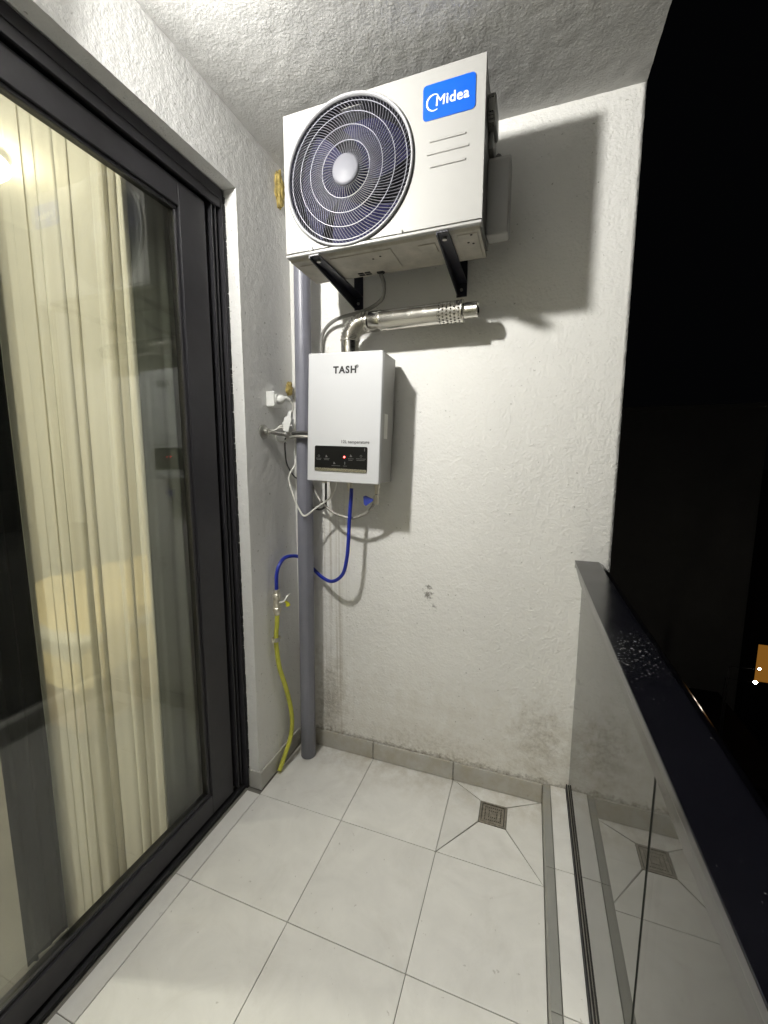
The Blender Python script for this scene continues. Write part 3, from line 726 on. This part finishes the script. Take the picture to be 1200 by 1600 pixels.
def icon(x, z, k):
    X, Z = HC.x+x, HZ0+z
    if k == 0: lathe([(.0038, 0), (.005, 0), (.005, .0004), (.0038, .0004)], (X, -.2029, Z), (0, 1, 0), 12, bm=icons, closed=True)
    elif k == 1: prism([(X-.005, Z-.005), (X+.006, Z-.004), (X-.002, Z+.006)], 'y', -.2029, -.2024, bm=icons)
    else: box(X-.0016, X+.0016, -.2029, -.2024, Z-.006, Z+.006, bm=icons)
def dash(x0, x1, z): 
    x = x0
    while x < x1-.002:
        w = random.uniform(.003, .006); box(HC.x+x, HC.x+min(x+w, x1), -.2029, -.2024, HZ0+z-.0011, HZ0+z+.0011, bm=icons); x += w+.0016
for x, z, k in ((-.108, .107, 0), (-.072, .107, 1), (.040, .112, 1), (.085, .112, 0), (.10, .138, 2), (-.035, .080, 1), (.013, .081, 2)): icon(x, z, k)
dash(-.120, -.095, .097); dash(-.084, -.058, .097); dash(.028, .052, .100); dash(.064, .106, .101); dash(-.047, -.008, .069); dash(.006, .022, .069); dash(-.118, -.097, .092); dash(-.082, -.06, .092); dash(.03, .048, .094); dash(.066, .104, .095)
obj('icons', icons, 'grey_print', pnl, kind='stuff')
obj('led', lathe([(0, -.0008), (.0032, -.0006), (.0036, .0006), (0, .0006)], (HC.x+.010, -.2030, HZ0+.106), (0, 1, 0), 14), 'led', pnl)
obj('side_sticker', box(HX1-.0032, HX1-.0022, -.150, -.110, HC.z-.075, HC.z+.025), 'cable_white', wh)
for dx, prof in ((-.004, [(0, 0), (.012, 0), (.012, -.03), (.009, -.03), (.009, -.045), (0, -.045)]), (.125, [(0, 0), (.012, 0), (.012, -.022), (.0095, -.024), (.0095, -.05), (0, -.05)]), (-.128, [(0, 0), (.011, 0), (.011, -.018), (0, -.018)])):
    obj('pipe_connector', lathe(prof, (HC.x+dx, -.11, HZ0+.003), (0, 0, 1), 14), 'brass', wh)
pc_ = tube([(-.001, -.11, 1.40), (-.008, -.11, 1.355), (-.035, -.11, 1.315), (-.10, -.12, 1.268), (-.148, -.137, 1.232), (-.178, -.137, 1.262), (-.200, -.138, 1.31), (-.226, -.135, 1.385), (-.222, -.132, 1.425), (-.210, -.11, 1.46), (-.228, -.07, 1.50), (-.235, -.06, 1.55)], .0042, 8)
pc_.transform(Matrix.Translation(HC) @ Matrix.Rotation(-radians(2.1), 4, 'Y') @ Matrix.Translation(-HC))
obj('power_cord', pc_, 'cable_white', wh, smooth=True)
wh.rotation_euler = (0, radians(2.1), 0)

# ------------------------------------------------------------------ stainless flue
fl = thing('flue_pipe', (.072, -.11, 1.915), 'stainless flue pipe with ribbed elbow and perforated tip above the water heater', 'flue pipe')
obj('riser', lathe([(.0375, 0), (.0375, .075)], (.071, -.11, 1.915), (0, 0, 1), 32), 'steel', fl, smooth=True)
path = []; R0 = .072; cx, cz = .071+R0, 1.976
for k in range(0, 121):
    a = pi - (pi/2)*k/120; path.append((cx+R0*cos(a), -.11, cz+R0*sin(a)))
path += [(cx+.002*i, -.11, cz+R0) for i in range(1, 12)]
obj('elbow', tube(path, lambda t: .0362 + .0058*abs(sin(t*pi*13)), 28, smooth_pts=0, cap=False), 'steel', fl, smooth=True)
ZT = cz+R0
obj('tube', lathe([(.037, 0), (.0392, .002), (.0392, .045), (.0402, .047), (.0402, .051), (.0389, .053), (.0389, .285)], (.163, -.11, ZT), (1, 0, 0), 40), 'steel', fl, smooth=True)
sl = bmesh.new(); NA, NL = 20, 6; X0, LX = .449, .088; RS = .0404
def cyl(u, v):
    a = 2*pi*u/NA; return (X0+LX*v/NL, -.11+RS*cos(a), ZT+RS*sin(a))
for i in range(NA):
    for j in range(NL):
        o_ = .5 if j % 2 else 0
        cu0, cv0 = i+.5+o_, j+.5
        sq = [cyl(cu0+.5*a, cv0+.5*b) for a, b in ((1, 0), (1, 1), (0, 1), (-1, 1), (-1, 0), (-1, -1), (0, -1), (1, -1))]
        hl = [cyl(cu0+.33*cos(pi/4*k), cv0+.30*sin(pi/4*k)) for k in range(8)]
        S_ = [sl.verts.new(p) for p in sq]; Hh = [sl.verts.new(p) for p in hl]
        for k in range(8): sl.faces.new((S_[k], S_[(k+1) % 8], Hh[(k+1) % 8], Hh[k]))
bmesh.ops.remove_doubles(sl, verts=sl.verts, dist=.0001)
lathe([(RS, 0), (RS+.0015, .001), (RS+.0015, .006), (.029, .007)], (X0+LX, -.11, ZT), (1, 0, 0), 40, bm=sl)
obj('perforated_sleeve', sl, 'steel', fl, smooth=True)
tp = lathe([(.0285, -.09), (.0285, .053), (.0295, .056), (.0275, .058), (.0268, .052), (.0268, -.09)], (X0+LX+.004, -.11, ZT), (1, 0, 0), 36)
obj('tip', tp, 'steel', fl, smooth=True)
obj('core', lathe([(0, 0), (.0262, 0)], (X0+.03, -.11, ZT), (1, 0, 0), 24), 'dark', fl)

# ------------------------------------------------------------------ socket, plug, cords
so = thing('power_socket', (XL, -.185, 1.746), 'white surface mounted power socket on the left wall beside the pipe', 'socket')
obj('box', box(XL+.001, XL+.041, -.217, -.155, 1.714, 1.778, .004, 2), 'white_plastic', so)
obj('outlet', lathe([(0, 0), (.025, 0), (.025, .004), (.021, .005), (.020, .001), (0, .001)], (XL+.0405, -.186, 1.746), (1, 0, 0), 24), 'white_plastic', so)
pg = thing('power_plug', (XL+.042, -.186, 1.746), 'white round plug pushed into the front of the wall socket', 'plug')
obj('body', lathe([(0, 0), (.0185, 0), (.0185, .020), (.015, .026), (.008, .036), (0, .036)], (XL+.042, -.186, 1.746), (1, 0, 0), 20), 'white_plastic', pg, smooth=True)
obj('strain_relief', tube([(XL+.070, -.186, 1.750), (XL+.082, -.180, 1.752), (XL+.092, -.168, 1.742)], lambda t: .0075-.003*t, 10), 'white_plastic', pg, smooth=True)
obj('cord', tube([(XL+.090, -.170, 1.744), (XL+.096, -.156, 1.726), (XL+.092, -.146, 1.708), (XL+.078, -.141, 1.695)], .0035, 8), 'cable_white', pg, smooth=True)
ad = thing('inline_adapter', (-.222, -.14, 1.64), 'white inline plug and adapter hanging on its cord below the socket', 'adapter')
abm = prism(rrect(-.018, .018, -.032, .032, .006), 'y', -.012, .012, .002); box(-.026, .026, -.008, .008, -.004, .004, .002, bm=abm); prism([(-.011, .031), (.011, .031), (.005, .062), (-.005, .062)], 'y', -.007, .007, bm=abm); lathe([(0, 0), (.006, 0), (.005, -.03), (0, -.03)], (0, 0, -.031), (0, 0, 1), 10, bm=abm)
abm.transform(Matrix.Translation((-.222, -.14, 1.642)) @ Matrix.Rotation(radians(17), 4, 'Y'))
obj('body', abm, 'white_plastic', ad)
obj('cord', tube([(-.236, -.14, 1.585), (-.242, -.138, 1.56), (-.250, -.125, 1.52), (-.254, -.11, 1.47), (-.252, -.08, 1.43), (-.245, -.050, 1.40), (-.23, -.030, 1.40)], .0035, 8), 'cable_dark', ad, smooth=True)
tag(obj('cord_coil', tube([(-.262, -.235, 1.60), (-.25, -.205, 1.612), (-.245, -.165, 1.625), (-.235, -.128, 1.618), (-.232, -.122, 1.59), (-.24, -.150, 1.566), (-.25, -.185, 1.572), (-.253, -.195, 1.60), (-.246, -.165, 1.632), (-.238, -.125, 1.635), (-.232, -.09, 1.60), (-.23, -.06, 1.56)], .0048, 8), 'cable_white', smooth=True),
    'looped pale cord knotted below the white adapter', 'cord')
po = thing('pipe_outlet', (XL, -.245, 1.605), 'short metal water outlet with round flange on the left wall', 'pipe outlet')
obj('flange', lathe([(0, .002), (.030, .002), (.030, .008), (.020, .013), (.013, .014), (.013, .03), (0, .03)], (XL, -.245, 1.605), (1, 0, 0), 24), 'zinc', po, smooth=False)
tag(obj('braided_hose', tube([(XL+.03, -.245, 1.605), (-.24, -.225, 1.60), (-.23, -.165, 1.595), (-.215, -.13, 1.585), (-.18, -.145, 1.588), (-.12, -.145, 1.586), (-.075, -.10, 1.584)], .0075, 10), 'braid', smooth=True),
    'grey braided hose running from the wall outlet across the pipe behind the heater', 'hose')
tag(obj('dark_pipe', tube([(-.235, -.04, 1.600), (-.20, -.135, 1.603), (-.165, -.142, 1.604), (-.11, -.142, 1.603), (-.075, -.10, 1.60)], .008, 10), 'cable_dark', smooth=True),
    'short dark pipe crossing the grey drain pipe beside the heater', 'pipe')
# cords and hoses under the heater
tag(obj('supply_hose', tube([(-.20, -.035, 1.42), (-.155, -.05, 1.362), (-.10, -.085, 1.305), (-.03, -.095, 1.25), (.03, -.10, 1.232), (.075, -.10, 1.228), (.13, -.105, 1.248), (.172, -.11, 1.285), (.190, -.11, 1.335), (.194, -.11, 1.36)], .0065, 10), 'braid', smooth=True),
    'braided supply hose sagging below the heater to its right connector', 'hose')
tag(obj('black_lead', tube([(-.056, -.10, 1.40), (-.058, -.10, 1.36), (-.064, -.09, 1.31), (-.085, -.06, 1.27), (-.13, -.03, 1.25), (-.20, -.02, 1.26)], .0055, 8), 'cable_dark', smooth=True),
    'black lead dropping from the left underside of the heater', 'lead')
vl = thing('stop_valve', (.19, -.11, 1.32), 'small stop valve with blue lever under the right of the heater', 'valve')
obj('body', lathe([(0, -.022), (.009, -.022), (.012, -.014), (.012, .012), (.009, .018), (0, .018)], (.190, -.115, 1.318), (0, 0, 1), 12), 'brass', vl)
obj('lever', prism([(.184, 1.312), (.184, 1.320), (.150, 1.334), (.140, 1.330), (.143, 1.296), (.152, 1.290)], 'y', -.138, -.132, .001), 'bluelever', vl)
# gas line: blue hose, ball valve, yellow hose
tag(obj('blue_hose', tube([(.075, -.115, 1.362), (.074, -.118, 1.32), (.066, -.120, 1.22), (.060, -.120, 1.12), (.050, -.118, 1.04), (.030, -.112, .975), (-.010, -.100, .935), (-.06, -.075, .917), (-.12, -.045, .925), (-.17, -.032, .955), (-.205, -.048, .995), (-.225, -.085, 1.025), (-.243, -.15, 1.035), (-.248, -.195, 1.015), (-.250, -.222, .97), (-.250, -.227, .895)], .0085, 12), 'bluehose', smooth=True),
    'blue gas hose curving from the heater behind the grey pipe to a valve', 'hose')
gv = thing('gas_valve', (-.25, -.228, .84), 'brass gas ball valve with small yellow tipped lever between blue and yellow hoses', 'valve')
obj('body', lathe([(0, -.055), (.012, -.055), (.016, -.045), (.0195, -.035), (.0195, -.022), (.015, -.018), (.0165, 0), (.015, .018), (.0185, .022), (.0185, .042), (.014, .046), (.014, .064), (0, .064)], (-.25, -.228, .838), (0, 0, 1), 12), 'brass', gv, smooth=False)
obj('stem', tube([(-.236, -.228, .842), (-.218, -.215, .848), (-.212, -.20, .866), (-.205, -.185, .872)], .005, 8), 'zinc', gv)
obj('lever', tube([(-.220, -.215, .848), (-.214, -.20, .834), (-.212, -.195, .820)], lambda t: .004+.0065*t, 10), 'yellowcap', gv, smooth=True)
tag(obj('yellow_hose', tube([(-.250, -.228, .785), (-.252, -.229, .74), (-.256, -.233, .68), (-.256, -.232, .62), (-.25, -.222, .52), (-.243, -.185, .40), (-.24, -.155, .28), (-.24, -.148, .19), (-.244, -.165, .12), (-.25, -.205, .06), (-.252, -.250, .012)], .0105, 12), 'yellow', smooth=True),
    'yellow gas hose hanging down the left wall to the floor', 'hose')
pc = thing('pipe_clamp', (-.268, -.232, .665), 'metal pipe clamp holding the yellow hose to the wall', 'clamp')
obj('collar', lathe([(.0112, -.009), (.0145, -.009), (.0145, .009), (.0112, .009)], (-.256, -.2325, .665), (0, 0, 1), 20, closed=True), 'zinc', pc)
ce = bmesh.new(); box(-.262, -.252, -.262, -.246, .657, .673, .002, bm=ce); box(-.262, -.252, -.219, -.203, .657, .673, .002, bm=ce); lathe([(0, 0), (.006, 0), (.006, .005), (0, .005)], (-.252, -.254, .665), (1, 0, 0), 6, bm=ce); lathe([(0, 0), (.006, 0), (.006, .005), (0, .005)], (-.252, -.211, .665), (1, 0, 0), 6, bm=ce)
box(-.2785, -.2705, -.240, -.225, .660, .670, bm=ce)
obj('lug', ce, 'brass', pc)

# ------------------------------------------------------------------ foam patches on the left wall
def blob(name, c, r, mat, label, seed):
    bm = bmesh.new(); bmesh.ops.create_icosphere(bm, subdivisions=4, radius=1)
    for v in bm.verts:
        q = v.co.copy(); k = 1 + .35*noise.noise(q*2.2 + Vector((seed, 0, 0))) + .18*noise.noise(q*5 + Vector((0, seed, 0)))
        v.co = Vector((c[0] + q.x*r[0]*k, c[1] + q.y*r[1]*k, c[2] + q.z*r[2]*k))
    return tag(obj(name, bm, mat, smooth=True), label, 'foam')
blob('foam_patch', (-.277, -.075, 2.65), (.020, .030, .075), 'foam', 'lump of yellowed foam on the left wall beside the air conditioner', 1.0)
blob('foam_patch', (-.274, -.040, 1.815), (.012, .022, .030), 'foam', 'brown foam dab in the wall corner above the white socket', 6.0)

# ------------------------------------------------------------------ the night outside
ground = obj('ground', box(-120, 160, -60, 200, -9.4, -9.2), 'asphalt', kind='structure'); ground['label'] = 'dark ground far below the balcony'
ob = thing('own_building', (-4, .3, -9.2), 'lower storeys of the house carrying the balcony', 'building')
obj('wall', box(-12, XE-.02, -12, .19, -9.2, -.202), 'concrete_dark', ob)
nb = thing('neighbour_building', (-4, 18, -9.2), 'plain dark grey apartment block facing the balcony at night', 'building')
obj('wall', box(-22, 7.5, 14, 24, -9.2, 3.05), 'concrete_dark', nb)
obj('parapet_cap', box(-22.1, 7.56, 13.93, 24.1, 3.052, 3.2, .02), 'concrete_dark', nb)
lb = thing('annex_building', (2, 11.5, -9.2), 'low dark annex at the foot of the grey apartment block', 'building')
obj('wall', box(-14, 6.9, 9.5, 13.9, -9.2, -6.35), 'roof', lb)
obj('roof', box(-14.1, 7.0, 9.4, 13.92, -6.348, -6.15, .01), 'roof', lb)
fb2 = thing('lit_window_building', (12, 18, -9.2), 'black house at the right edge with one orange lit window', 'building')
obj('wall', box(7.52, 18, 13.6, 24, -9.2, 1.0), 'facade2', fb2)
wf = bmesh.new(); wx0, wx1, wz0, wz1 = 7.72, 8.9, -5.42, -4.20
box(wx0-.05, wx0, 13.54, 13.598, wz0-.05, wz1+.05, bm=wf); box(wx1, wx1+.05, 13.54, 13.598, wz0-.05, wz1+.05, bm=wf); box(wx0, wx1, 13.54, 13.598, wz1, wz1+.05, bm=wf); box(wx0, wx1, 13.54, 13.598, wz0-.05, wz0, bm=wf)
win = obj('window', wf, 'facade2', fb2); obj('pane', box(wx0, wx1, 13.58, 13.597, wz0, wz1), 'litwin', win)
for p, lab in (((5.24, 8.0, -2.933), 'brighter lower garden light on a thin pole by the orange window'), ((5.283, 8.0, -2.639), 'small upper garden light on a thin pole at the edge of the orange window')):
    t = thing('garden_light', p, lab, 'light', 'garden lights on thin poles outside')
    r_ = .032 if p[2] < -2.8 else .022
    bm = bmesh.new(); bmesh.ops.create_icosphere(bm, subdivisions=2, radius=r_); bmesh.ops.translate(bm, verts=bm.verts, vec=p); obj('bulb', bm, 'fairy', t, smooth=True)
    obj('pole', tube([(p[0], p[1]+1.2, p[2]-.55), (p[0], p[1]+1.2, -9.2)], .018, 8, smooth_pts=1), 'roof', t)
    obj('arm', tube([(p[0], p[1]+r_*.8, p[2]-.02), (p[0], p[1]+1.2, p[2]-.55)], .005, 6, smooth_pts=1), 'roof', t)
